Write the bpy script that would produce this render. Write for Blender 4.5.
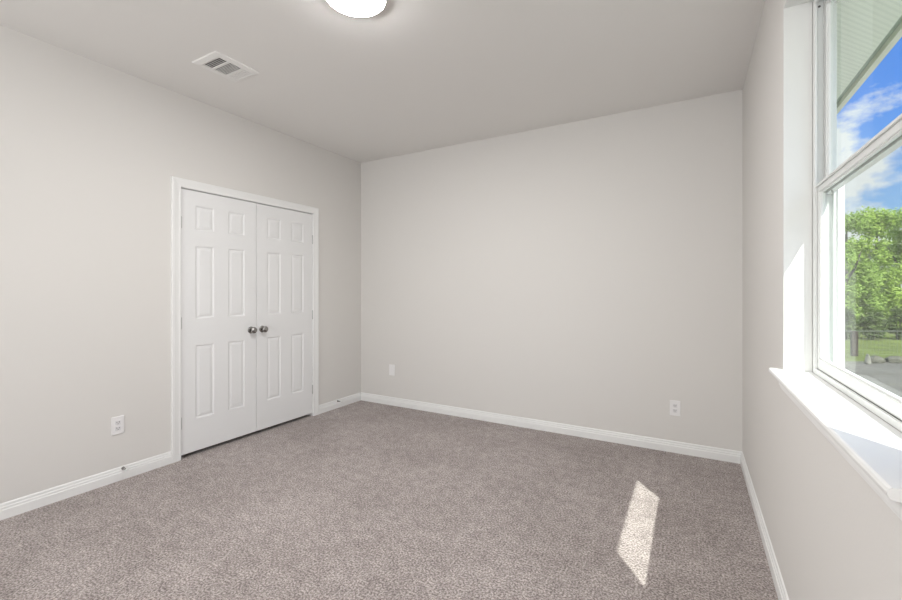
import bpy, bmesh, math, random
from mathutils import Vector, Matrix

sc = bpy.context.scene
col = sc.collection
for o in list(bpy.data.objects):
    bpy.data.objects.remove(o)
random.seed(7)

# ------------------------------------------------------------------ camera
CAM_H, YAW = 1.272, math.radians(29.571)
F_PX = 423.86
cam = bpy.data.cameras.new('camera')
cam.sensor_width = 36.0
cam.sensor_fit = 'HORIZONTAL'
cam.lens = F_PX / 902 * 36
cam.shift_y = -10 / 902
cam.clip_start = 0.02
cam_o = bpy.data.objects.new('camera', cam)
cam_o.location = (0, 0, CAM_H)
cam_o.rotation_euler = (math.pi / 2, 0, YAW)
col.objects.link(cam_o)
sc.camera = cam_o

# ------------------------------------------------------------------ exposure
sc.view_settings.view_transform = 'Standard'
sc.view_settings.look = 'None'
sc.view_settings.gamma = 1.0
sc.view_settings.use_curve_mapping = False
sc.view_settings.exposure = 0.0
LAMP = 185.0            # emission of the ceiling lamp's diffuser
SUN = 8.0
SKY = 1.08

# ------------------------------------------------------------------ sun
SUN_DIR = Vector((1.0, -1.45, 2.07)).normalized()     # towards the sun
sun = bpy.data.lights.new('sun', 'SUN')
sun.energy = SUN
sun.color = (1.0, 0.98, 0.95)
sun.angle = math.radians(0.6)
sun_o = bpy.data.objects.new('sun', sun)
sun_o.rotation_euler = SUN_DIR.to_track_quat('Z', 'Y').to_euler()
sun_o.location = (6, -6, 10)
col.objects.link(sun_o)

# fill light added at a made-up window in the right wall behind the camera
SIDE_FILL = 12.0
al = bpy.data.lights.new('side_fill', 'AREA')
al.shape = 'RECTANGLE'; al.size = 1.2; al.size_y = 1.4
al.energy = SIDE_FILL
al.color = (0.97, 0.985, 1.0)
al_o = bpy.data.objects.new('side_fill', al)
al_o.location = (0.30, -2.60, 1.68)
al_o.rotation_euler = Vector((1.0, -0.45, -0.75)).to_track_quat('Z', 'Y').to_euler()
col.objects.link(al_o)

# fill light added behind the camera, no lamp there, thrown forward on the ceiling
UP_FILL = 96.0
ul = bpy.data.lights.new('up_fill', 'AREA')
ul.shape = 'DISK'; ul.size = 0.9
ul.energy = UP_FILL
ul.color = (0.965, 0.985, 1.0)
ul_o = bpy.data.objects.new('up_fill', ul)
ul_o.location = (-1.4, -2.9, 1.0)
ul_o.rotation_euler = Vector((0.0, -0.62, -0.78)).to_track_quat('Z', 'Y').to_euler()
col.objects.link(ul_o)


# ------------------------------------------------------------------ node helpers
def mat_new(name):
    m = bpy.data.materials.new(name)
    m.use_nodes = True
    nt = m.node_tree
    nt.nodes.clear()
    return m, nt


def N(nt, kind, **kw):
    n = nt.nodes.new(kind)
    for k, v in kw.items():
        if k.startswith('i_'):
            n.inputs[k[2:].replace('_', ' ')].default_value = v
        else:
            setattr(n, k, v)
    return n


def L(nt, a, b):
    nt.links.new(a, b)


def ramp(nt, fac, stops):
    r = N(nt, 'ShaderNodeValToRGB')
    els = r.color_ramp.elements
    while len(els) < len(stops):
        els.new(0.5)
    for e, (p, c) in zip(els, stops):
        e.position = p
        e.color = (*c, 1)
    L(nt, fac, r.inputs[0])
    return r


def principled(name, color, rough=0.5, metal=0.0, spec=0.5, var=0.0, var_scale=6.0, bump=0.0, bump_scale=60.0):
    m, nt = mat_new(name)
    out = N(nt, 'ShaderNodeOutputMaterial')
    p = N(nt, 'ShaderNodeBsdfPrincipled')
    p.inputs['Roughness'].default_value = rough
    p.inputs['Metallic'].default_value = metal
    p.inputs['Specular IOR Level'].default_value = spec
    tc = N(nt, 'ShaderNodeTexCoord')
    if var > 0:
        no = N(nt, 'ShaderNodeTexNoise')
        no.inputs['Scale'].default_value = var_scale
        no.inputs['Detail'].default_value = 3
        L(nt, tc.outputs['Object'], no.inputs['Vector'])
        r = ramp(nt, no.outputs['Fac'], [(0.3, tuple(c * (1 - var) for c in color)), (0.7, tuple(min(1, c * (1 + var)) for c in color))])
        L(nt, r.outputs[0], p.inputs['Base Color'])
    else:
        p.inputs['Base Color'].default_value = (*color, 1)
    if bump > 0:
        nb = N(nt, 'ShaderNodeTexNoise')
        nb.inputs['Scale'].default_value = bump_scale
        nb.inputs['Detail'].default_value = 3
        L(nt, tc.outputs['Object'], nb.inputs['Vector'])
        b = N(nt, 'ShaderNodeBump')
        b.inputs['Strength'].default_value = bump
        b.inputs['Distance'].default_value = 0.002
        L(nt, nb.outputs['Fac'], b.inputs['Height'])
        L(nt, b.outputs[0], p.inputs['Normal'])
    L(nt, p.outputs[0], out.inputs[0])
    return m


# ------------------------------------------------------------------ world: blue sky with broken white cloud, brighter round the sun
w = bpy.data.worlds.new('sky')
sc.world = w
w.use_nodes = True
nt = w.node_tree
nt.nodes.clear()
wo = N(nt, 'ShaderNodeOutputWorld')
bg = N(nt, 'ShaderNodeBackground')
bg.inputs['Strength'].default_value = SKY
tc = N(nt, 'ShaderNodeTexCoord')
sep = N(nt, 'ShaderNodeSeparateXYZ')
L(nt, tc.outputs['Generated'], sep.inputs[0])
blue = ramp(nt, sep.outputs['Z'], [(0.0, (0.55, 0.72, 0.95)), (0.14, (0.30, 0.55, 0.97)), (0.30, (0.115, 0.33, 0.95)), (1.0, (0.07, 0.22, 0.70))])
mp = N(nt, 'ShaderNodeMapping')
mp.inputs['Scale'].default_value = (1.0, 1.0, 1.7)
mp.inputs['Location'].default_value = (0.35, 0.1, 0.0)
L(nt, tc.outputs['Generated'], mp.inputs[0])
cn = N(nt, 'ShaderNodeTexNoise')
cn.inputs['Scale'].default_value = 6.5
cn.inputs['Detail'].default_value = 9
cn.inputs['Roughness'].default_value = 0.58
L(nt, mp.outputs[0], cn.inputs['Vector'])
# more cloud low down, clear blue higher up
hgt = N(nt, 'ShaderNodeMapRange')
hgt.inputs['From Min'].default_value = 0.17
hgt.inputs['From Max'].default_value = 0.32
hgt.inputs['To Min'].default_value = 0.17
hgt.inputs['To Max'].default_value = -0.17
L(nt, sep.outputs['Z'], hgt.inputs['Value'])
addc = N(nt, 'ShaderNodeMath', operation='ADD')
L(nt, cn.outputs['Fac'], addc.inputs[0])
L(nt, hgt.outputs[0], addc.inputs[1])
cr = ramp(nt, addc.outputs[0], [(0.47, (0, 0, 0)), (0.58, (1, 1, 1))])
mx = N(nt, 'ShaderNodeMixRGB')
L(nt, cr.outputs[0], mx.inputs[0])
L(nt, blue.outputs[0], mx.inputs[1])
mx.inputs[2].default_value = (0.93, 0.95, 0.99, 1)
# bright hazy cloud round the sun
dt = N(nt, 'ShaderNodeVectorMath', operation='DOT_PRODUCT')
L(nt, tc.outputs['Generated'], dt.inputs[0])
dt.inputs[1].default_value = SUN_DIR
pw = N(nt, 'ShaderNodeMath', operation='POWER')
mxm = N(nt, 'ShaderNodeMath', operation='MAXIMUM')
L(nt, dt.outputs['Value'], mxm.inputs[0])
mxm.inputs[1].default_value = 0.0
L(nt, mxm.outputs[0], pw.inputs[0])
pw.inputs[1].default_value = 3.0
ml = N(nt, 'ShaderNodeMath', operation='MULTIPLY')
L(nt, pw.outputs[0], ml.inputs[0])
ml.inputs[1].default_value = 2.0
glow = N(nt, 'ShaderNodeMixRGB', blend_type='ADD')
glow.inputs[0].default_value = 1.0
L(nt, mx.outputs[0], glow.inputs[1])
L(nt, ml.outputs[0], glow.inputs[2])
L(nt, glow.outputs[0], bg.inputs['Color'])
L(nt, bg.outputs[0], wo.inputs[0])


# ------------------------------------------------------------------ materials
M = {}
M['wall'] = principled('greige_wall_paint', (0.715, 0.696, 0.671), 0.85, spec=0.2, bump=0.12, bump_scale=140)
M['ceiling'] = principled('ceiling_paint', (0.81, 0.795, 0.772), 0.9, spec=0.15, bump=0.12, bump_scale=140)
M['trim'] = principled('white_trim_paint', (0.83, 0.83, 0.82), 0.42, spec=0.4)
M['jamb'] = principled('off_white_jamb_paint', (0.74, 0.74, 0.72), 0.5, spec=0.3)
M['door'] = principled('white_door_paint', (0.80, 0.80, 0.80), 0.45, spec=0.35, bump=0.05, bump_scale=90)
M['vinyl'] = principled('white_vinyl', (0.73, 0.74, 0.725), 0.35, spec=0.45)
M['gasket'] = principled('dark_gasket', (0.10, 0.095, 0.09), 0.6)
M['knob'] = principled('brushed_nickel', (0.33, 0.32, 0.31), 0.27, metal=1.0)
M['hinge'] = principled('satin_hinge', (0.50, 0.50, 0.49), 0.4, metal=1.0)
M['plate'] = principled('white_plastic', (0.84, 0.83, 0.83), 0.35)
M['socket'] = principled('pale_plastic', (0.74, 0.73, 0.74), 0.4)
M['dark'] = principled('dark_slot', (0.03, 0.028, 0.027), 0.8)
M['duct'] = principled('duct_interior', (0.035, 0.029, 0.026), 0.8)
M['metal_paint'] = principled('white_painted_steel', (0.84, 0.83, 0.81), 0.45)
M['rubber'] = principled('white_rubber', (0.78, 0.78, 0.76), 0.6)
M['concrete'] = principled('driveway_concrete', (0.135, 0.125, 0.105), 0.9, spec=0.1, var=0.22, var_scale=2.5, bump=0.4, bump_scale=40)
M['bounce'] = principled('pale_bounce_concrete', (0.50, 0.49, 0.46), 0.9, spec=0.1, var=0.08, var_scale=3)
M['brick'] = None
M['soffit'] = None
M['fascia'] = principled('fascia_paint', (0.74, 0.77, 0.66), 0.6, var=0.05)
M['channel'] = principled('soffit_channel', (0.34, 0.42, 0.34), 0.6)  # the groove's shadow line is put into this darker green
M['wood'] = principled('weathered_post_wood', (0.05, 0.036, 0.028), 0.9, var=0.3, var_scale=20)
M['wire'] = principled('galvanised_wire', (0.22, 0.24, 0.18), 0.6, metal=0.3)
M['rock'] = principled('limestone_rock', (0.115, 0.11, 0.085), 0.95, spec=0.1, var=0.35, var_scale=9, bump=0.8, bump_scale=30)
M['pale_rock'] = principled('pale_limestone_rock', (0.26, 0.25, 0.21), 0.95, spec=0.1, var=0.2, var_scale=9, bump=0.8, bump_scale=30)
M['bark'] = principled('tree_bark', (0.06, 0.05, 0.04), 0.95, var=0.3, var_scale=20)
M['roof'] = principled('roof_shingle', (0.10, 0.09, 0.085), 0.95, var=0.3, var_scale=20)


def carpet_material():
    m, nt = mat_new('grey_brown_carpet')
    out = N(nt, 'ShaderNodeOutputMaterial')
    p = N(nt, 'ShaderNodeBsdfPrincipled')
    p.inputs['Roughness'].default_value = 1.0
    p.inputs['Specular IOR Level'].default_value = 0.05
    p.inputs['Sheen Weight'].default_value = 0.15
    p.inputs['Sheen Roughness'].default_value = 0.6
    tc = N(nt, 'ShaderNodeTexCoord')
    def noise(scale, detail, rough=0.6):
        n = N(nt, 'ShaderNodeTexNoise')
        n.inputs['Scale'].default_value = scale
        n.inputs['Detail'].default_value = detail
        n.inputs['Roughness'].default_value = rough
        L(nt, tc.outputs['Object'], n.inputs['Vector'])
        return n
    fine = noise(110, 3, 0.7)       # tuft by tuft
    mid = noise(17, 4, 0.6)         # brushed pile
    big = noise(2.1, 3, 0.55)       # lanes left by the vacuum
    rf = ramp(nt, fine.outputs['Fac'], [(0.36, (0.145, 0.120, 0.111)), (0.50, (0.350, 0.305, 0.290)), (0.63, (0.61, 0.555, 0.535))])
    rm = ramp(nt, mid.outputs['Fac'], [(0.32, (0.82, 0.81, 0.81)), (0.68, (1.14, 1.14, 1.14))])
    rb = ramp(nt, big.outputs['Fac'], [(0.35, (0.90, 0.89, 0.885)), (0.65, (1.08, 1.08, 1.08))])
    m1 = N(nt, 'ShaderNodeMixRGB', blend_type='MULTIPLY'); m1.inputs[0].default_value = 1
    L(nt, rf.outputs[0], m1.inputs[1]); L(nt, rm.outputs[0], m1.inputs[2])
    m2 = N(nt, 'ShaderNodeMixRGB', blend_type='MULTIPLY'); m2.inputs[0].default_value = 1
    L(nt, m1.outputs[0], m2.inputs[1]); L(nt, rb.outputs[0], m2.inputs[2])
    L(nt, m2.outputs[0], p.inputs['Base Color'])
    ad = N(nt, 'ShaderNodeMath', operation='ADD')
    L(nt, fine.outputs['Fac'], ad.inputs[0]); L(nt, mid.outputs['Fac'], ad.inputs[1])
    b = N(nt, 'ShaderNodeBump'); b.inputs['Strength'].default_value = 0.6; b.inputs['Distance'].default_value = 0.008
    L(nt, ad.outputs[0], b.inputs['Height']); L(nt, b.outputs[0], p.inputs['Normal'])
    L(nt, p.outputs[0], out.inputs[0])
    return m


def soffit_material():
    m, nt = mat_new('perforated_soffit')
    out = N(nt, 'ShaderNodeOutputMaterial')
    p = N(nt, 'ShaderNodeBsdfPrincipled'); p.inputs['Roughness'].default_value = 0.6
    tc = N(nt, 'ShaderNodeTexCoord')
    mp = N(nt, 'ShaderNodeMapping')
    mp.inputs['Rotation'].default_value = (0, 0, math.radians(-52 + 90))
    L(nt, tc.outputs['Object'], mp.inputs[0])
    wv = N(nt, 'ShaderNodeTexWave', wave_type='BANDS', bands_direction='X')
    wv.inputs['Scale'].default_value = 14
    L(nt, mp.outputs[0], wv.inputs['Vector'])
    r = ramp(nt, wv.outputs['Fac'], [(0.2, (0.74, 0.81, 0.71)), (0.6, (0.82, 0.88, 0.78))])
    L(nt, r.outputs[0], p.inputs['Base Color'])
    L(nt, p.outputs[0], out.inputs[0])
    return m


def brick_material():
    m, nt = mat_new('tan_brick')
    out = N(nt, 'ShaderNodeOutputMaterial')
    p = N(nt, 'ShaderNodeBsdfPrincipled'); p.inputs['Roughness'].default_value = 0.9
    tc = N(nt, 'ShaderNodeTexCoord')
    mp = N(nt, 'ShaderNodeMapping'); mp.inputs['Rotation'].default_value = (math.radians(90), 0, math.radians(90))
    L(nt, tc.outputs['Object'], mp.inputs[0])
    bt = N(nt, 'ShaderNodeTexBrick')
    bt.inputs['Color1'].default_value = (0.42, 0.40, 0.33, 1)
    bt.inputs['Color2'].default_value = (0.36, 0.34, 0.28, 1)
    bt.inputs['Mortar'].default_value = (0.55, 0.54, 0.48, 1)
    bt.inputs['Scale'].default_value = 4.6
    L(nt, mp.outputs[0], bt.inputs['Vector'])
    L(nt, bt.outputs['Color'], p.inputs['Base Color'])
    L(nt, p.outputs[0], out.inputs[0])
    return m


def glass_material():
    m, nt = mat_new('window_glass')
    out = N(nt, 'ShaderNodeOutputMaterial')
    t = N(nt, 'ShaderNodeBsdfTransparent'); t.inputs['Color'].default_value = (0.945, 0.975, 0.95, 1)
    g = N(nt, 'ShaderNodeBsdfGlossy'); g.inputs['Roughness'].default_value = 0.0
    fr = N(nt, 'ShaderNodeFresnel'); fr.inputs['IOR'].default_value = 1.16
    mx = N(nt, 'ShaderNodeMixShader')
    ge = N(nt, 'ShaderNodeNewGeometry')             # only the face light enters reflects; the far face passes it on
    fm = N(nt, 'ShaderNodeMath', operation='SUBTRACT'); fm.inputs[0].default_value = 1.0
    L(nt, ge.outputs['Backfacing'], fm.inputs[1])
    fx = N(nt, 'ShaderNodeMath', operation='MULTIPLY')
    L(nt, fr.outputs[0], fx.inputs[0]); L(nt, fm.outputs[0], fx.inputs[1])
    L(nt, fx.outputs[0], mx.inputs[0]); L(nt, t.outputs[0], mx.inputs[1]); L(nt, g.outputs[0], mx.inputs[2])
    L(nt, mx.outputs[0], out.inputs[0])
    return m


def screen_material():
    m, nt = mat_new('insect_mesh')
    out = N(nt, 'ShaderNodeOutputMaterial')
    t = N(nt, 'ShaderNodeBsdfTransparent')
    d = N(nt, 'ShaderNodeBsdfDiffuse'); d.inputs['Color'].default_value = (0.42, 0.43, 0.40, 1)
    mx = N(nt, 'ShaderNodeMixShader'); mx.inputs[0].default_value = 0.075     # woven wire, finer than a pixel
    L(nt, t.outputs[0], mx.inputs[1]); L(nt, d.outputs[0], mx.inputs[2])
    L(nt, mx.outputs[0], out.inputs[0])
    return m


def emission_material(name, color, strength):
    m, nt = mat_new(name)
    out = N(nt, 'ShaderNodeOutputMaterial')
    e = N(nt, 'ShaderNodeEmission')
    e.inputs['Color'].default_value = (*color, 1); e.inputs['Strength'].default_value = strength
    L(nt, e.outputs[0], out.inputs[0])
    return m


def leaf_material(name, dark, light):
    m, nt = mat_new(name)
    out = N(nt, 'ShaderNodeOutputMaterial')
    tc = N(nt, 'ShaderNodeTexCoord')
    no = N(nt, 'ShaderNodeTexNoise'); no.inputs['Scale'].default_value = 5; no.inputs['Detail'].default_value = 4
    L(nt, tc.outputs['Object'], no.inputs['Vector'])
    r = ramp(nt, no.outputs['Fac'], [(0.35, dark), (0.65, light)])
    d = N(nt, 'ShaderNodeBsdfDiffuse'); t = N(nt, 'ShaderNodeBsdfTranslucent')
    L(nt, r.outputs[0], d.inputs[0]); L(nt, r.outputs[0], t.inputs[0])
    mx = N(nt, 'ShaderNodeMixShader'); mx.inputs[0].default_value = 0.35
    L(nt, d.outputs[0], mx.inputs[1]); L(nt, t.outputs[0], mx.inputs[2])
    L(nt, mx.outputs[0], out.inputs[0])
    return m


M['carpet'] = carpet_material()
M['soffit'] = soffit_material()
M['brick'] = brick_material()
M['glass'] = glass_material()
M['screen'] = screen_material()
M['lamp'] = emission_material('lamp_diffuser', (1.0, 0.988, 0.974), LAMP)
M['lamp_rim'] = principled('lamp_rim_white', (0.80, 0.74, 0.67), 0.4)
M['leaf_a'] = leaf_material('bright_green_leaves', (0.30, 0.43, 0.08), (0.50, 0.63, 0.17))
M['leaf_b'] = leaf_material('mid_green_leaves', (0.24, 0.36, 0.08), (0.42, 0.55, 0.16))
M['leaf_c'] = leaf_material('dark_green_leaves', (0.08, 0.12, 0.04), (0.17, 0.23, 0.08))
M['lawn'] = principled('lawn_grass', (0.125, 0.155, 0.04), 0.95, spec=0.05, var=0.35, var_scale=3.0, bump=0.8, bump_scale=50)
M['soil'] = principled('bare_soil', (0.12, 0.11, 0.07), 0.95, spec=0.05, var=0.3)


# ------------------------------------------------------------------ mesh helpers
def bx(bm, x0, x1, y0, y1, z0, z1):
    vs = [bm.verts.new((x, y, z)) for z in (z0, z1) for y in (y0, y1) for x in (x0, x1)]
    for f in ((0, 2, 3, 1), (4, 5, 7, 6), (0, 1, 5, 4), (2, 6, 7, 3), (0, 4, 6, 2), (1, 3, 7, 5)):
        bm.faces.new([vs[i] for i in f])


def sweep(bm, prof, path, frames, cap=True):
    """prof: (a, b) pairs; frames: (A, B) vectors per path point (already mitred)."""
    rings = []
    for p, (A, B) in zip(path, frames):
        p, A, B = Vector(p), Vector(A), Vector(B)
        rings.append([bm.verts.new(p + A * a + B * b) for a, b in prof])
    n = len(prof)
    for r0, r1 in zip(rings, rings[1:]):
        for i in range(n):
            j = (i + 1) % n
            bm.faces.new((r0[i], r0[j], r1[j], r1[i]))
    if cap:
        bm.faces.new(rings[0]); bm.faces.new(rings[-1][::-1])


def lathe(bm, prof, axis, origin, seg=32):
    """prof: (radius, distance along axis)."""
    ax = Vector(axis).normalized()
    u = ax.orthogonal().normalized(); v = ax.cross(u)
    o = Vector(origin)
    rings = []
    for r, h in prof:
        if r < 1e-6:
            rings.append([bm.verts.new(o + ax * h)])
        else:
            rings.append([bm.verts.new(o + ax * h + (u * math.cos(2 * math.pi * k / seg) + v * math.sin(2 * math.pi * k / seg)) * r) for k in range(seg)])
    for a, b in zip(rings, rings[1:]):
        for k in range(seg):
            k2 = (k + 1) % seg
            if len(a) == 1 and len(b) == 1:
                continue
            if len(a) == 1:
                bm.faces.new((a[0], b[k], b[k2]))
            elif len(b) == 1:
                bm.faces.new((a[k], b[0], a[k2]))
            else:
                bm.faces.new((a[k], b[k], b[k2], a[k2]))
    for r in (rings[0], rings[-1]):
        if len(r) > 1:
            bm.faces.new(r)


def tube(bm, pts, rad, seg=8):
    pts = [Vector(p) for p in pts]
    rings = []
    for i, p in enumerate(pts):
        d = (pts[min(i + 1, len(pts) - 1)] - pts[max(i - 1, 0)]).normalized()
        u = d.cross(Vector((0.31, 0.77, 0.55))).normalized(); v = d.cross(u)
        r = rad[i] if isinstance(rad, (list, tuple)) else rad
        rings.append([bm.verts.new(p + (u * math.cos(2 * math.pi * k / seg) + v * math.sin(2 * math.pi * k / seg)) * r) for k in range(seg)])
    for a, b in zip(rings, rings[1:]):
        for k in range(seg):
            bm.faces.new((a[k], a[(k + 1) % seg], b[(k + 1) % seg], b[k]))
    bm.faces.new(rings[0]); bm.faces.new(rings[-1][::-1])


def obj(name, bm, mat, parent=None, smooth=False, bevel=0.0, seg=2, recalc=True):
    if recalc:
        bmesh.ops.recalc_face_normals(bm, faces=bm.faces[:])
    me = bpy.data.meshes.new(name)
    bm.to_mesh(me); bm.free()
    o = bpy.data.objects.new(name, me)
    me.materials.append(mat)
    if smooth:
        for p in me.polygons:
            p.use_smooth = True
    col.objects.link(o)
    if parent is not None:
        o.parent = parent          # parents keep identity rotation or share the local frame
    if bevel:
        b = o.modifiers.new('bevel', 'BEVEL'); b.width = bevel; b.segments = seg; b.limit_method = 'ANGLE'
    return o


def B():
    return bmesh.new()


def thing(name, label, cat, loc=(0, 0, 0), group=None, kind=None):
    o = bpy.data.objects.new(name, None)
    col.objects.link(o)
    o.location = loc
    o.empty_display_size = 0.1
    return tag(o, label, cat, group, kind)


def tag(o, label, cat, group=None, kind=None):
    o['label'] = label
    o['category'] = cat
    if group: o['group'] = group
    if kind: o['kind'] = kind
    return o


def struct(name, bm, mat, label, cat, **kw):
    return tag(obj(name, bm, mat, **kw), label, cat, kind='structure')


# ------------------------------------------------------------------ room shell
XL, XR, YB, YR, H = -3.33, 0.325, 3.755, -3.90, 2.743
XO = 0.470                      # outer face of the framed wall
XBR = 0.4815                     # outer face of the brick
WY0, WY1, WZ0, WZ1 = 1.00, 2.164, 0.9475, 2.417       # window opening
DY0, DY1, DZ = 1.757, 3.040, 2.046                    # closet door opening

b = B(); bx(b, XL - 0.75, XO, YR - 0.12, YB + 0.12, -0.12, 0.0)
struct('floor', b, M['carpet'], 'grey brown cut pile carpet covering the whole floor', 'floor')
b = B(); bx(b, XL - 0.75, XO, YR - 0.12, YB + 0.12, H, H + 0.12)
struct('ceiling', b, M['ceiling'], 'plain greige painted ceiling above the room', 'ceiling')
b = B()
bx(b, XL - 0.12, XL, YR - 0.12, DY0, 0, H)
bx(b, XL - 0.12, XL, DY1, YB + 0.12, 0, H)
bx(b, XL - 0.12, XL, DY0, DY1, DZ, H)
struct('wall_left', b, M['wall'], 'greige wall on the left holding the double closet doors', 'wall')
b = B(); bx(b, XL, XR, YB, YB + 0.12, 0, H)
struct('wall_back', b, M['wall'], 'wide blank greige wall facing the camera', 'wall')
b = B()
bx(b, XL, XR, YR - 0.12, YR, 0, H)
struct('wall_rear', b, M['wall'], 'greige wall behind the camera', 'wall')
b = B()
VY0, VY1 = -3.25, -1.95                                 # opening of the added second window
bx(b, XR, XO, YR - 0.12, VY0, 0, H)
bx(b, XR, XO, VY1, WY0, 0, H)
bx(b, XR, XO, VY0, VY1, 0, WZ0)
bx(b, XR, XO, VY0, VY1, WZ1, H)
bx(b, XR, XO, WY1, YB + 0.12, 0, H)
bx(b, XR, XO, WY0, WY1, 0, WZ0 - 0.022)
bx(b, XR, XO, WY0, WY1, WZ1, H)
struct('wall_right', b, M['wall'], 'greige wall on the right around the tall window', 'wall')
b = B()                                                 # closet shell behind the doors
bx(b, XL - 0.75, XL - 0.70, DY0 - 0.3, DY1 + 0.3, 0, H)
bx(b, XL - 0.70, XL - 0.12, DY0 - 0.3, DY0 - 0.25, 0, H)
bx(b, XL - 0.70, XL - 0.12, DY1 + 0.25, DY1 + 0.3, 0, H)
struct('wall_closet', b, M['wall'], 'closet walls behind the closed double doors', 'wall')

# baseboards
BP = [(0, 0), (0.0145, 0), (0.0145, 0.050), (0.0125, 0.0535), (0.0105, 0.0545), (0.0105, 0.0655), (0.0085, 0.0690),
      (0.0065, 0.0700), (0.0065, 0.0800), (0.0045, 0.0850), (0.0, 0.0885)]
Z = Vector((0, 0, 1))
CAS = 0.066


def base(name, p0, p1, inward, label):
    b = B()
    sweep(b, BP, [p0, p1], [(inward, Z), (inward, Z)])
    return struct(name, b, M['trim'], label, 'baseboard')


e = 0.0145
base('baseboard_left', (XL, YR, 0), (XL, DY0 - CAS + 0.003, 0), (1, 0, 0), 'white stepped baseboard on the left wall nearer than the closet')
base('baseboard_left', (XL, DY1 + CAS - 0.003, 0), (XL, YB - e * 0.98, 0), (1, 0, 0), 'short white baseboard between closet casing and back corner')
base('baseboard_back', (XL, YB, 0), (XR, YB, 0), (0, -1, 0), 'white stepped baseboard along the back wall')
base('baseboard_right', (XR, YR, 0), (XR, YB - e * 0.98, 0), (-1, 0, 0), 'white stepped baseboard along the right wall under the window')

# closet casing, mitred
CP = [(0, 0), (0, 0.011), (0.006, 0.0135), (0.018, 0.0125), (0.034, 0.0145), (0.050, 0.0175), (CAS - 0.004, 0.0175), (CAS, 0.0150), (CAS, 0)]
ex = Vector((1, 0, 0)); ey = Vector((0, 1, 0))
b = B()
yi0, yi1, zi = DY0 + 0.004, DY1 - 0.004, DZ - 0.004
sweep(b, CP, [(XL, yi0, 0), (XL, yi0, zi), (XL, yi1, zi), (XL, yi1, 0)],
      [(-ey, ex), (-ey + Z, ex), (ey + Z, ex), (ey, ex)])
struct('trim_1', b, M['trim'], 'white mitred casing framing the double closet doors', 'casing')
# closet jamb liner
b = B()
bx(b, XL - 0.12, XL, DY0, DY0 + 0.006, 0, DZ)
bx(b, XL - 0.12, XL, DY1 - 0.006, DY1, 0, DZ)
bx(b, XL - 0.12, XL, DY0 + 0.006, DY1 - 0.006, DZ - 0.006, DZ)
struct('trim_2', b, M['trim'], 'white jamb lining inside the closet opening', 'jamb')


# ------------------------------------------------------------------ closet doors
def door_leaf_bm(w, h, panels, t=0.035):
    """Leaf in local space: hinge edge at y=0, front face at x=0 (towards +x), bottom at z=0."""
    bm = B()
    ys = sorted({0.0, w} | {round(v, 4) for p in panels for v in p[:2]})
    zs = sorted({0.0, h} | {round(v, 4) for p in panels for v in p[2:]})
    pset = {(round(p[0], 4), round(p[2], 4)): p for p in panels}
    cache = {}
    def V(x, y, z):
        k = (round(x, 5), round(y, 5), round(z, 5))
        if k not in cache:
            cache[k] = bm.verts.new((x, y, z))
        return cache[k]
    for y0, y1 in zip(ys, ys[1:]):
        for z0, z1 in zip(zs, zs[1:]):
            if (y0, z0) in pset:
                prev = None
                for ins, dep in ((0, 0), (0.004, -0.0015), (0.010, -0.0065), (0.016, -0.0065), (0.034, -0.0020)):
                    r = [V(dep, y0 + ins, z0 + ins), V(dep, y1 - ins, z0 + ins), V(dep, y1 - ins, z1 - ins), V(dep, y0 + ins, z1 - ins)]
                    if prev:
                        for i in range(4):
                            bm.faces.new((prev[i], prev[(i + 1) % 4], r[(i + 1) % 4], r[i]))
                    prev = r
                bm.faces.new(prev)
            else:
                bm.faces.new((V(0, y0, z0), V(0, y1, z0), V(0, y1, z1), V(0, y0, z1)))
    # back and edges
    def edge_strip(pts):
        for a, c in zip(pts, pts[1:]):
            bm.faces.new((V(0, *a), V(0, *c), V(-t, *c), V(-t, *a)))
    edge_strip([(y, 0.0) for y in ys]); edge_strip([(y, h) for y in ys])
    edge_strip([(0.0, z) for z in zs]); edge_strip([(w, z) for z in zs])
    for y0, y1 in zip(ys, ys[1:]):
        for z0, z1 in zip(zs, zs[1:]):
            bm.faces.new((V(-t, y0, z0), V(-t, y0, z1), V(-t, y1, z1), V(-t, y1, z0)))
    return bm


GAP = 0.0042
LW = (DY1 - DY0 - 0.012) / 2 - GAP - 0.0022
DB = 0.030
DH = DZ - 0.006 - 0.005 - DB
rows = [(0.245, 0.815), (1.020, 1.585), (1.705, 1.895)]


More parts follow.
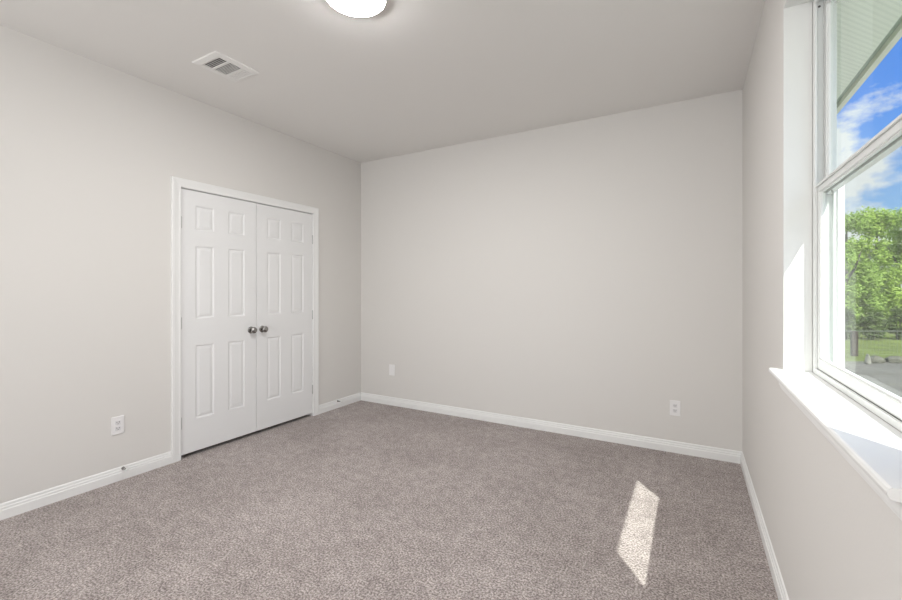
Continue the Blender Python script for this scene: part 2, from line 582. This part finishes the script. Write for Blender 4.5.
def make_door(name, hinge_right, label):
    s0, s1 = 0.105, 0.255
    t0, t1 = 0.372, 0.522
    panels = [(a, c, z0, z1) for a, c in ((s0, s1), (t0, t1)) for z0, z1 in rows]
    y_off = (DY0 + 0.006 + GAP) if not hinge_right else (DY1 - 0.006 - GAP - LW)
    bm = door_leaf_bm(LW, DH, panels)
    bmesh.ops.translate(bm, verts=bm.verts[:], vec=(0, 0, 0))
    d = obj(name, bm, M['door'])
    xf = XL - 0.001
    d.location = (xf, y_off, DB)
    tag(d, label, 'door', kind='structure')
    ky = LW - 0.050 if not hinge_right else 0.056
    kz = 0.924 - DB
    b = B(); lathe(b, [(0.0, 0.060), (0.012, 0.0595), (0.0215, 0.056), (0.0268, 0.049), (0.0275, 0.043), (0.0245, 0.035), (0.0165, 0.028), (0.0110, 0.022), (0.0105, 0.006)], (1, 0, 0), (0, 0, 0), 28)
    k = obj('knob', b, M['knob'], d, smooth=True); k.location = (0.0, ky, kz); k['label'] = 'round brushed nickel knob'
    b = B(); lathe(b, [(0.0, 0.0075), (0.020, 0.0075), (0.0275, 0.0055), (0.0300, 0.0025), (0.0300, 0.0)], (1, 0, 0), (0, 0, 0), 28)
    r = obj('rose', b, M['knob'], k, smooth=True)
    for hz in (0.270, 1.022, 1.780):
        yh = -GAP * 0.5 if not hinge_right else LW + GAP * 0.5
        b = B()
        lathe(b, [(0, -0.045), (0.0035, -0.045), (0.0050, -0.042), (0.0050, 0.042), (0.0035, 0.045), (0, 0.045)], (0, 0, 1), (0.0035, yh, 0), 12)
        s = -1 if not hinge_right else 1
        bx(b, -0.028, 0.002, yh - 0.0012, yh + 0.0012, -0.043, 0.043)
        hg = obj('hinge', b, M['hinge'], d); hg.location = (0, 0, hz - DB); hg['label'] = 'satin metal hinge knuckle'
    return d


make_door('door_1', False, 'left leaf of the white six panel closet doors, knob on its right')
make_door('door_2', True, 'right leaf of the white six panel closet doors, knob on its left')

# ------------------------------------------------------------------ window stool, apron, jamb liner
b = B()
xn = 0.280
sz = WZ0
NP = [(0, 0), (0.006, 0.0), (0.010, -0.003), (0.012, -0.009), (0.011, -0.015), (0.007, -0.0205), (0.0, -0.022)]
hy0, hy1 = WY0 - 0.042, WY1 + 0.036
xe = 0.415
# plan outline: the horned front and the tongue that runs into the opening
def stool_layer(z, off):
    return [(xn + 0.012 - off, hy0 + 0.004, z), (xn + 0.012 - off, hy1 - 0.004, z), (XR, hy1 - 0.004 + off * 0.3, z), (XR, WY1, z), (xe, WY1, z), (xe, WY0, z), (XR, WY0, z), (XR, hy0 + 0.004 - off * 0.3, z)]
layers = [stool_layer(sz + dz, o) for o, dz in reversed(NP)]
rings = [[b.verts.new(p) for p in l] for l in layers]
for r0, r1 in zip(rings, rings[1:]):
    for i in range(8):
        j = (i + 1) % 8
        b.faces.new((r0[i], r0[j], r1[j], r1[i]))
b.faces.new(rings[0]); b.faces.new(rings[-1][::-1])
struct('trim_3', b, M['trim'], 'deep white window stool with horned ends', 'window sill')
b = B()
AP = [(0, -0.022), (0.0215, -0.022), (0.0215, -0.031), (0.0165, -0.037), (0.0165, -0.049), (0.0120, -0.053), (0.0120, -0.064), (0.0075, -0.068), (0.0065, -0.078), (0, -0.080)]
sweep(b, AP, [(XR, hy0 + 0.012, sz), (XR, hy1 - 0.012, sz)], [(-ex, Z), (-ex, Z)])
apron = struct('trim_4', b, M['trim'], 'white stepped apron moulding beneath the window stool', 'moulding')
b = B(); bx(b, XR - 0.0180, XR - 0.0155, 1.115, 1.127, sz - 0.047, sz - 0.043)
nk = obj('nick', b, M['dark'], apron, bevel=0.0008); nk['label'] = 'small dark nick in the paint'
b = B()
bx(b, XR - 0.001, xe, WY1 - 0.006, WY1, sz, WZ1)
bx(b, XR - 0.001, xe, WY0, WY0 + 0.006, sz, WZ1)
bx(b, XR - 0.001, xe, WY0 + 0.006, WY1 - 0.006, WZ1 - 0.006, WZ1)
struct('trim_5', b, M['jamb'], 'white return lining the window opening', 'jamb', bevel=0.0015)

# ------------------------------------------------------------------ the single hung window
win = thing('window_1', 'tall white vinyl single hung window in the right wall', 'window', (0.45, (WY0 + WY1) / 2, sz), kind='structure')
WL = Vector(win.location)


def wobj(name, bm, mat, parent=win, **kw):
    if parent is win:
        bmesh.ops.translate(bm, verts=bm.verts[:], vec=-WL)
    return obj(name, bm, mat, parent, **kw)


def ring(bm, x0, x1, y0, y1, z0, z1, wy, wb, wt):
    bx(bm, x0, x1, y0, y0 + wy, z0, z1)
    bx(bm, x0, x1, y1 - wy, y1, z0, z1)
    bx(bm, x0, x1, y0 + wy, y1 - wy, z0, z0 + wb)
    bx(bm, x0, x1, y0 + wy, y1 - wy, z1 - wt, z1)


fy0, fy1, fz0, fz1 = WY0 + 0.0065, WY1 - 0.0065, sz + 0.0005, WZ1 - 0.0065
MZ = 1.678            # top of the meeting rail
b = B()
ring(b, 0.4155, 0.4230, fy0, fy1, fz0, fz1, 0.034, 0.020, 0.028)     # inner lip
ring(b, 0.4230, 0.4805, fy0, fy1, fz0, fz1, 0.016, 0.014, 0.016)     # outer box
for yy, s in ((fy0 + 0.016, 1), (fy1 - 0.016, -1)):                  # track divider on each jamb
    ya, yb_ = sorted((yy, yy + s * 0.010))
    bx(b, 0.4440, 0.4470, ya, yb_, fz0 + 0.014, fz1 - 0.016)
    bx(b, 0.4710, 0.4805, *sorted((yy, yy + s * 0.016)), fz0 + 0.014, fz1 - 0.016)
bx(b, 0.4710, 0.4805, fy0 + 0.016, fy1 - 0.016, fz1 - 0.034, fz1 - 0.016)
bx(b, 0.4440, 0.4805, fy0 + 0.016, fy1 - 0.016, fz0 + 0.014, fz0 + 0.022)
fr = wobj('window_frame', b, M['vinyl'], bevel=0.0012)
b = B(); lathe(b, [(0, 0.0022), (0.003, 0.0020), (0.0046, 0.0), (0.0046, -0.001)], (0, -1, 0), (0.4325, fy1 - 0.016, 2.375), 12)
s_ = wobj('frame_screw', b, M['gasket'], smooth=True); s_['label'] = 'small dark screw hole in the upper jamb'

# lower sash, inner track
ly0, ly1, lz0 = fy0 + 0.0205, fy1 - 0.0205, fz0 + 0.0215
b = B()
ring(b, 0.4235, 0.4435, ly0, ly1, lz0, MZ, 0.032, 0.038, 0.030)
ring(b, 0.4275, 0.4400, ly0 + 0.028, ly1 - 0.028, lz0 + 0.032, MZ - 0.026, 0.010, 0.012, 0.008)
bx(b, 0.4170, 0.4235, ly0 + 0.012, ly1 - 0.012, MZ - 0.010, MZ - 0.002)       # finger lift lip
ls = wobj('lower_sash', b, M['vinyl'], bevel=0.0015)
b = B(); bx(b, 0.4335, 0.4355, ly0 + 0.036, ly1 - 0.036, lz0 + 0.042, MZ - 0.032)
wobj('lower_pane', b, M['glass'])
b = B()
bx(b, 0.4230, 0.4236, ly0 - 0.0022, ly0, lz0, MZ); bx(b, 0.4230, 0.4236, ly1, ly1 + 0.0022, lz0, MZ)
bx(b, 0.4230, 0.4236, ly0, ly1, lz0 - 0.0022, lz0)
wobj('weatherstrip', b, M['gasket'])
# upper sash, outer track
uz0 = MZ - 0.037
b = B()
ring(b, 0.4475, 0.4690, ly0, ly1, uz0, fz1 - 0.017, 0.026, 0.034, 0.030)
ring(b, 0.4520, 0.4640, ly0 + 0.022, ly1 - 0.022, uz0 + 0.028, fz1 - 0.042, 0.010, 0.012, 0.010)
wobj('upper_sash', b, M['vinyl'], bevel=0.0015)
b = B(); bx(b, 0.4575, 0.4595, ly0 + 0.030, ly1 - 0.030, uz0 + 0.038, fz1 - 0.050)
wobj('upper_pane', b, M['glass'])
# half insect screen outside the lower sash
b = B(); ring(b, 0.4815, 0.5030, WY0 - 0.012, WY1 - 0.0255, fz0 + 0.004, 1.712, 0.017, 0.018, 0.016)
wobj('screen_frame', b, M['vinyl'], bevel=0.0015)
b = B(); bx(b, 0.4918, 0.4922, WY0 + 0.004, WY1 - 0.0415, fz0 + 0.021, 1.697)
sm = wobj('screen_mesh', b, M['screen']); sm['label'] = 'fine grey insect mesh'
# hook
b = B(); tube(b, [(0.4500, ly1 - 0.085, uz0 + 0.004), (0.4500, ly1 - 0.085, uz0 - 0.014), (0.4500, ly1 - 0.090, uz0 - 0.019), (0.4500, ly1 - 0.098, uz0 - 0.018), (0.4500, ly1 - 0.101, uz0 - 0.010)], 0.0022, 8)
wobj('sash_hook', b, M['hinge'], smooth=True)

# made-up second window, closed by a white panel, behind the side fill light
w2 = thing('added_window', 'added window behind the camera, made up to back the fill light', 'window', (0.43, (VY0 + VY1) / 2, WZ0), kind='structure')
b = B(); ring(b, 0.42, 0.47, VY0 + 0.001, VY1 - 0.001, WZ0 + 0.001, WZ1 - 0.001, 0.05, 0.05, 0.05)
bmesh.ops.translate(b, verts=b.verts[:], vec=-Vector(w2.location)); obj('window_frame', b, M['vinyl'], w2, bevel=0.002)
b = B(); bx(b, 0.435, 0.440, VY0 + 0.05, VY1 - 0.05, WZ0 + 0.05, WZ1 - 0.05)
bmesh.ops.translate(b, verts=b.verts[:], vec=-Vector(w2.location)); obj('added_panel', b, M['plate'], w2)

# ------------------------------------------------------------------ outside of the house
BY0, BY1, BZ0, BZ1 = WY0 + 0.012, WY1 - 0.008, WZ0 - 0.004, WZ1 + 0.0
GZ = -0.20
b = B()
bx(b, XO, XBR, -6.0, BY0, GZ, 2.60)
bx(b, XO, XBR, BY1, 9.0, GZ, 2.60)
bx(b, XO, XBR, BY0, BY1, GZ, BZ0)
bx(b, XO, XBR, BY0, BY1, BZ1, 2.60)
struct('wall_exterior', b, M['brick'], 'tan brick skin outside the right wall', 'wall')
EX, EZ, SZ = 0.840, 2.435, 2.460
b = B(); bx(b, XBR, 0.790, -6.0, 9.0, SZ, SZ + 0.012)
struct('soffit', b, M['soffit'], 'pale perforated soffit under the eave outside the window', 'soffit')
b = B(); bx(b, 0.790, 0.812, -6.0, 9.0, SZ + 0.006, SZ + 0.016)
struct('soffit_channel', b, M['channel'], 'soffit channel beside the fascia, coloured dark for its shadow line', 'trim')
b = B(); bx(b, 0.812, EX, -6.0, 9.0, EZ, EZ + 0.19)
struct('fascia', b, M['fascia'], 'pale fascia board along the edge of the eave', 'fascia')
b = B()
vs = [b.verts.new(p) for p in ((EX + 0.02, -6, EZ + 0.19), (EX + 0.02, 9, EZ + 0.19), (-4.3, 9, 4.2), (-4.3, -6, 4.2), (EX + 0.02, -6, EZ + 0.215), (EX + 0.02, 9, EZ + 0.215), (-4.3, 9, 4.23), (-4.3, -6, 4.23))]
for f in ((0, 1, 2, 3), (4, 7, 6, 5), (0, 4, 5, 1), (1, 5, 6, 2), (2, 6, 7, 3), (3, 7, 4, 0)):
    b.faces.new([vs[i] for i in f])
struct('roof', b, M['roof'], 'sloping shingle roof over the room', 'roof')

# a frame for the garden: distances along and across the view
Fv = Vector((-math.sin(YAW), math.cos(YAW), 0)); Rv = Vector((math.cos(YAW), math.sin(YAW), 0))


def gp(u, d, z=GZ):
    """ground point at depth d, lateral angle given by u"""
    p = Fv * d + Rv * ((u - 451) / F_PX * d)
    return Vector((p.x, p.y, z))


def quad(name, pts, mat, label, cat):
    b = B()
    top = [b.verts.new(p) for p in pts]
    bot = [b.verts.new((p[0], p[1], p[2] - 0.1)) for p in pts]
    b.faces.new(top); b.faces.new(bot[::-1])
    for i in range(len(pts)):
        j = (i + 1) % len(pts)
        b.faces.new((top[i], bot[i], bot[j], top[j]))
    return struct(name, b, mat, label, cat)


DD = 8.75          # depth where the paving stops
gl = lambda d, r, z=GZ: Vector(((Fv * d + Rv * r).x, (Fv * d + Rv * r).y, z))
quad('driveway', [(XBR, -8, GZ), gl(-6, 14), gl(DD, 30), gl(DD, 4.2), (XBR, 9, GZ)], M['concrete'], 'tan grey concrete driveway outside the window', 'driveway')
quad('bounce_strip', [(XBR, -6, GZ + 0.004), (2.0, -6, GZ + 0.004), (2.0, 9, GZ + 0.004), (XBR, 9, GZ + 0.004)], M['bounce'], 'pale ground strip added along the house wall to bounce light', 'bounce_strip')  # pale strip added to bounce light up onto the soffit
quad('lawn', [gl(DD, -3), gl(DD, 45), gl(60, 70), gl(60, -10)], M['lawn'], 'green lawn beyond the wire fence', 'lawn')
for d_ in (6.55, 7.35):
    b = B()
    p0, p1 = gl(d_, 3.6, GZ + 0.002), gl(d_ + 0.25, 22, GZ + 0.002)
    dirn = (p1 - p0).normalized(); nrm = Vector((-dirn.y, dirn.x, 0)) * 0.014
    vs = [b.verts.new(p) for p in (p0 - nrm, p1 - nrm, p1 + nrm, p0 + nrm)]
    b.faces.new(vs)
    j = obj('driveway_joint', b, M['soil'])
    tag(j, 'dark joint across the driveway nearer the window' if d_ < 7 else 'dark joint across the driveway nearer the stones', 'driveway', kind='structure')

# stone edging between paving and lawn
for i in range(16):
    u_r = 6.6 + i * 0.50 + random.uniform(-0.05, 0.05)
    b = B()
    bmesh.ops.create_icosphere(b, subdivisions=2, radius=1.0)
    pale = (i == 3)
    sx, sy, szz = random.uniform(0.19, 0.235), random.uniform(0.12, 0.18), random.uniform(0.10, 0.15)
    if pale: sx, sy, szz = 0.045, 0.05, 0.17
    for v in b.verts:
        k = 1 + random.uniform(-0.12, 0.12)
        v.co = Vector((v.co.x * sx * k, v.co.y * sy * k, max(-0.25, v.co.z) * szz * k))
    bmesh.ops.rotate(b, verts=b.verts[:], cent=(0, 0, 0), matrix=Matrix.Rotation(YAW + random.uniform(-0.3, 0.3), 3, 'Z'))
    r = obj('edging_stone', b, M['pale_rock'] if pale else M['rock'], smooth=False)
    r.location = gl(DD - 0.12 if not pale else DD - 0.32, u_r if not pale else 8.29, GZ + szz * 0.2)
    if pale:
        tag(r, 'small pale upright stone in front of the driveway edging', 'stone')
    else:
        tag(r, 'grey edging stone between the driveway and the lawn', 'stone', 'edging stones along the driveway')

# low wire fence
FD = 9.45
fence = thing('wire_fence', 'low wire mesh fence along the near edge of the lawn', 'fence', gl(FD, 12.0))
FO = Vector(fence.location)
fp = lambda r, h: gl(FD, r, GZ + h) - FO
for r_ in (8.99, 11.8, 14.6, 17.4):
    b = B(); c = fp(r_, 0)
    bx(b, c.x - 0.055, c.x + 0.055, c.y - 0.055, c.y + 0.055, c.z - 0.05, c.z + 0.56)
    obj('post', b, M['wood'], fence, bevel=0.006)
b = B()
r_ = 8.0
while r_ < 17.4:
    tube(b, [fp(r_, 0.03), fp(r_, 0.56)], 0.0025, 4); r_ += 0.085
for h_ in (0.03, 0.14, 0.25, 0.36, 0.47):
    tube(b, [fp(7.0, h_), fp(17.4, h_)], 0.0025, 4)
obj('wire_mesh', b, M['wire'], fence)
b = B(); tube(b, [fp(7.0, 0.555), fp(17.4, 0.555)], 0.008, 6)
obj('top_rail', b, M['wire'], fence)


# ------------------------------------------------------------------ trees and shrubs
def foliage(blobs, n, size, seed):
    rnd = random.Random(seed)
    verts, faces = [], []
    tot = sum(bl[1] ** 2 for bl in blobs)
    for c, r in blobs:
        k = int(n * r * r / tot)
        for _ in range(k):
            d = Vector((rnd.gauss(0, 1), rnd.gauss(0, 1), rnd.gauss(0, 1))).normalized()
            q = Vector(c) + d * r * (rnd.random() ** 0.45) * rnd.uniform(0.85, 1.12)
            a = Vector((rnd.gauss(0, 1), rnd.gauss(0, 1), rnd.gauss(0, 0.6))).normalized()
            s = a.cross(d + Vector((0, 0, 0.7)))
            if s.length < 1e-3: continue
            s = s.normalized()
            ln = size * rnd.uniform(0.7, 1.4); wd = ln * 0.45
            nn = a.cross(s) * ln * 0.12
            i = len(verts)
            verts += [q - a * ln, q + s * wd, q + a * ln, q - s * wd]
            verts[i + 1] = verts[i + 1] + nn; verts[i + 3] = verts[i + 3] + nn
            faces.append((i, i + 1, i + 2, i + 3))
    me = bpy.data.meshes.new('foliage')
    me.from_pydata([tuple(v) for v in verts], [], faces)
    return me


def tree(u, d, top, rad, mat, label, seed, n=5200, low=0.55, size=0.055, kind='garden_tree', cat='tree'):
    rnd = random.Random(seed)
    loc = gp(u, d)
    t = thing(kind, label, cat, loc, 'trees beyond the lawn' if kind == 'garden_tree' else 'shrubs under the trees')
    hgt_ = top - GZ
    blobs = []
    for _ in range(26):
        a = rnd.uniform(0, 2 * math.pi); q = rnd.random() ** 0.4
        zz = rnd.uniform(low + rad * 0.2, hgt_ - rad * 0.35)
        wz = rad * (1.0 - 0.55 * max(0, (zz / hgt_ - 0.55) / 0.45))
        blobs.append(((math.cos(a) * q * wz * 0.75, math.sin(a) * q * wz * 0.75, zz), rad * rnd.uniform(0.32, 0.45)))
    blobs.append(((0, 0, hgt_ - rad * 0.35), rad * 0.38))
    me = foliage(blobs, n, size, seed)
    me.materials.append(mat)
    o = bpy.data.objects.new('crown', me); col.objects.link(o); o.parent = t
    b = B()
    if kind == 'garden_tree':
        tube(b, [(0, 0, -0.1), (0.03, 0.02, hgt_ * 0.3), (-0.02, 0.05, hgt_ * 0.55), (0.02, 0, hgt_ * 0.85)], [0.12, 0.10, 0.07, 0.02], 8)
        for k in range(4):
            a = rnd.uniform(0, 6.28); z0 = hgt_ * rnd.uniform(0.3, 0.5)
            tube(b, [(0.0, 0.03, z0), (math.cos(a) * rad * 0.35, math.sin(a) * rad * 0.35, z0 + 0.45), (math.cos(a) * rad * 0.6, math.sin(a) * rad * 0.6, z0 + 1.0)], [0.05, 0.035, 0.012], 6)
        obj('trunk', b, M['bark'], t, smooth=True)
    else:
        for k in range(4):
            a = rnd.uniform(0, 6.28)
            tube(b, [(0, 0, -0.05), (math.cos(a) * rad * 0.3, math.sin(a) * rad * 0.3, hgt_ * 0.6)], [0.03, 0.01], 6)
        obj('stem', b, M['bark'], t, smooth=True)
    return t


def top_at(v, d):
    return CAM_H + (290 - v) / F_PX * d


FT = 14.4
for u_, v_, mm, lab, sd in ((785, 214, 'leaf_a', 'bright green tree hidden by the window frame', 11), (846, 213, 'leaf_b', 'mid green tree nearest the window frame beyond the lawn', 12),
                            (907, 206, 'leaf_a', 'bright green tree at the right of the window view', 13), (968, 202, 'leaf_b', 'mid green tree farthest right beyond the lawn', 14)):
    last = tree(u_, FT, top_at(v_, FT), 0.90, M[mm], lab, sd, n=13000, low=0.5, size=0.05)
for k in range(9):                                   # the row goes on past the right of the photo
    c = last.copy(); col.objects.link(c)
    c.location = gp(1031 + 63 * k, FT); c.rotation_euler = (0, 0, 1.3 * k); c.scale = (1, 1, 0.9 + 0.06 * (k % 4))
    c['label'] = 'green tree beyond the lawn, past the right edge of the photo'
    for ch in last.children:
        d = ch.copy(); col.objects.link(d); d.parent = c
BT = 18.2
for u_, v_, mm, lab, sd in ((816, 210, 'leaf_a', 'taller tree behind the front row, hidden by the window frame', 21), (877, 207, 'leaf_a', 'taller bright tree in the gap between two nearer trees', 22),
                            (938, 203, 'leaf_b', 'taller mid green tree behind the right hand trees', 23)):
    tree(u_, BT, top_at(v_, BT), 1.18, M[mm], lab, sd, n=12000, low=0.5, size=0.065)
for i, u_ in enumerate((846, 872, 898, 924, 950)):
    tree(u_, 12.6, top_at(306 + 3 * (i % 2), 12.6), 0.34, M['leaf_c'],
         ['dark shrub left of the fence post under the trees', 'dark shrub just right of the fence post under the trees', 'dark shrub in the middle of the row under the trees',
          'dark shrub at the right of the view under the trees', 'dark shrub farthest right under the trees'][i], 40 + i, n=1800, low=0.05, size=0.04, kind='garden_shrub', cat='shrub')

# ------------------------------------------------------------------ wall plates
def wall_plate(name, label, cat, loc, out, duplex=True):
    """out: unit normal of the wall, into the room"""
    t = thing(name, label, cat, loc)
    n = Vector(out); s = Vector((-n.y, n.x, 0))
    def box(bm, a0, a1, z0, z1, n0, n1):
        vs = []
        for nn in (n0, n1):
            for a, zz in ((a0, z0), (a1, z0), (a1, z1), (a0, z1)):
                vs.append(bm.verts.new(s * a + Vector((0, 0, zz)) + n * nn))
        for f in ((0, 1, 2, 3), (7, 6, 5, 4), (0, 4, 5, 1), (1, 5, 6, 2), (2, 6, 7, 3), (3, 7, 4, 0)):
            bm.faces.new([vs[i] for i in f])
    b = B(); box(b, -0.037, 0.037, -0.0595, 0.0595, 0.0, 0.0065)
    obj('cover_plate', b, M['plate'], t, bevel=0.003)
    if duplex:
        for zc in (-0.0195, 0.0195):
            b = B(); box(b, -0.0165, 0.0165, zc - 0.0145, zc + 0.0145, 0.0, 0.0085)
            r = obj('receptacle', b, M['socket'], t, bevel=0.004); r['label'] = 'slightly greyer receptacle face'
            for a in (-0.0065, 0.0065):
                b = B(); box(b, a - 0.0013, a + 0.0013, zc - 0.002, zc + 0.0075, 0.0080, 0.0088)
                obj('slot', b, M['dark'], r)
            b = B(); lathe(b, [(0.0, 0.0088), (0.0024, 0.0088), (0.0024, 0.0080)], n, (0, 0, zc - 0.0085), 12)
            obj('ground_hole', b, M['dark'], r)
        zs = (0.0,)
    else:
        zs = (-0.048, 0.048)
    for zz in zs:
        b = B(); lathe(b, [(0.0, 0.0075), (0.0022, 0.0074), (0.0034, 0.0066), (0.0034, 0.006)], n, (0, 0, zz), 12)
        obj('screw', b, M['plate'], t, smooth=True)
    return t


wall_plate('power_outlet', 'white duplex power outlet on the left wall near the closet', 'outlet', (XL, 1.361, 0.3705), (1, 0, 0))
wall_plate('blank_plate', 'blank white wall plate on the back wall near the left corner', 'wall plate', (-2.880, YB, 0.3875), (0, -1, 0), False)
wall_plate('power_outlet', 'white duplex power outlet on the back wall near the window', 'outlet', (-0.112, YB, 0.3475), (0, -1, 0))


# ------------------------------------------------------------------ door stops on the baseboard
def door_stop(label, y, z):
    t = thing('door_stop', label, 'door stop', (XL + 0.0064, y, z))
    b = B(); lathe(b, [(0, 0.006), (0.008, 0.006), (0.011, 0.003), (0.011, 0.0)], ex, (0, 0, 0), 16)
    obj('base_plate', b, M['knob'], t, smooth=True)
    b = B()
    pts = [(0.004 + 0.044 * k / 60, 0.0048 * math.cos(k * 0.9), 0.0048 * math.sin(k * 0.9)) for k in range(61)]
    tube(b, pts, 0.0018, 6)
    obj('spring', b, M['knob'], t, smooth=True)
    b = B(); lathe(b, [(0, 0.066), (0.006, 0.0655), (0.0085, 0.062), (0.0085, 0.052), (0.0075, 0.047), (0, 0.047)], ex, (0, 0, 0), 16)
    obj('rubber_tip', b, M['rubber'], t, smooth=True)
    return t


door_stop('nickel spring door stop on the baseboard below the left outlet', 1.390, 0.0745)
door_stop('nickel spring door stop on the short baseboard near the corner', 3.375, 0.0735)

# ------------------------------------------------------------------ ceiling lamp
lamp = thing('ceiling_light', 'round flush white ceiling light glowing warm white', 'ceiling light', (-1.448, 1.592, H))
b = B(); lathe(b, [(0.110, 0.0), (0.150, 0.0), (0.152, -0.004), (0.152, -0.021), (0.150, -0.024), (0.147, -0.023), (0.146, -0.013), (0.110, -0.013)], Z, (0, 0, 0), 64)
obj('trim_ring', b, M['lamp_rim'], lamp, smooth=True)
b = B(); lathe(b, [(0.1458, -0.018), (0.1455, -0.0235), (0.1430, -0.0270), (0.136, -0.0302), (0.12, -0.0335), (0.09, -0.0360), (0.05, -0.038), (0, -0.0385)], Z, (0, 0, 0), 64)
d_ = obj('diffuser', b, M['lamp'], lamp, smooth=True); d_['label'] = 'glowing frosted diffuser'

# ------------------------------------------------------------------ ceiling air register
vent = thing('air_vent', 'white rectangular louvred air register in the ceiling', 'air vent', (-2.672, 1.7035, H))
VO = Vector(vent.location)
X0, X1, Y0, Y1 = -2.804, -2.540, 1.551, 1.856
xi0, xi1, yi0, yi1 = -2.758, -2.584, 1.598, 1.832


def vobj(name, b, m, **kw):
    bmesh.ops.translate(b, verts=b.verts[:], vec=-VO)
    return obj(name, b, m, vent, **kw)


b = B()
outer0 = [(X0, Y0, H), (X1, Y0, H), (X1, Y1, H), (X0, Y1, H)]
outer1 = [(X0 + .004, Y0 + .004, H - .006), (X1 - .004, Y0 + .004, H - .006), (X1 - .004, Y1 - .004, H - .006), (X0 + .004, Y1 - .004, H - .006)]
mid1 = [(xi0 - .010, yi0 - .010, H - .010), (xi1 + .010, yi0 - .010, H - .010), (xi1 + .010, yi1 + .010, H - .010), (xi0 - .010, yi1 + .010, H - .010)]
in1 = [(xi0, yi0, H - .009), (xi1, yi0, H - .009), (xi1, yi1, H - .009), (xi0, yi1, H - .009)]
in0 = [(xi0, yi0, H - .001), (xi1, yi0, H - .001), (xi1, yi1, H - .001), (xi0, yi1, H - .001)]
rg = [[b.verts.new(p) for p in r] for r in (outer0, outer1, mid1, in1, in0)]
for r0, r1 in zip(rg, rg[1:]):
    for i in range(4):
        j = (i + 1) % 4
        b.faces.new((r0[i], r0[j], r1[j], r1[i]))
vobj('register_frame', b, M['metal_paint'])
b = B(); bx(b, xi0, xi1, yi0, yi1, H - 0.0015, H - 0.0005)
vobj('duct_opening', b, M['duct'])
for yd in (1.662, 1.764):
    b = B(); bx(b, xi0, xi1, yd - 0.006, yd + 0.006, H - 0.0105, H - 0.002)
    vobj('divider', b, M['metal_paint'], bevel=0.001)


def slat(y, tilt, wdt):
    b = B()
    t = 0.0008
    c, s_ = math.cos(tilt), math.sin(tilt)
    zc = H - 0.0060
    vs = []
    for x in (xi0, xi1):
        for a, q in ((-wdt / 2, -t), (wdt / 2, -t), (wdt / 2, t), (-wdt / 2, t)):
            vs.append(b.verts.new((x, y + a * c - q * s_, zc + a * s_ + q * c)))
    for f in ((0, 1, 2, 3), (7, 6, 5, 4), (0, 4, 5, 1), (1, 5, 6, 2), (2, 6, 7, 3), (3, 7, 4, 0)):
        b.faces.new([vs[i] for i in f])
    return vobj('slat', b, M['metal_paint'])


for k in range(5):
    slat(1.604 + k * 0.0130, math.radians(12), 0.0036)
for k in range(8):
    slat(1.675 + k * 0.0110, math.radians(10), 0.0052)
for k in range(6):
    slat(1.775 + k * 0.0105, math.radians(-10), 0.0068)
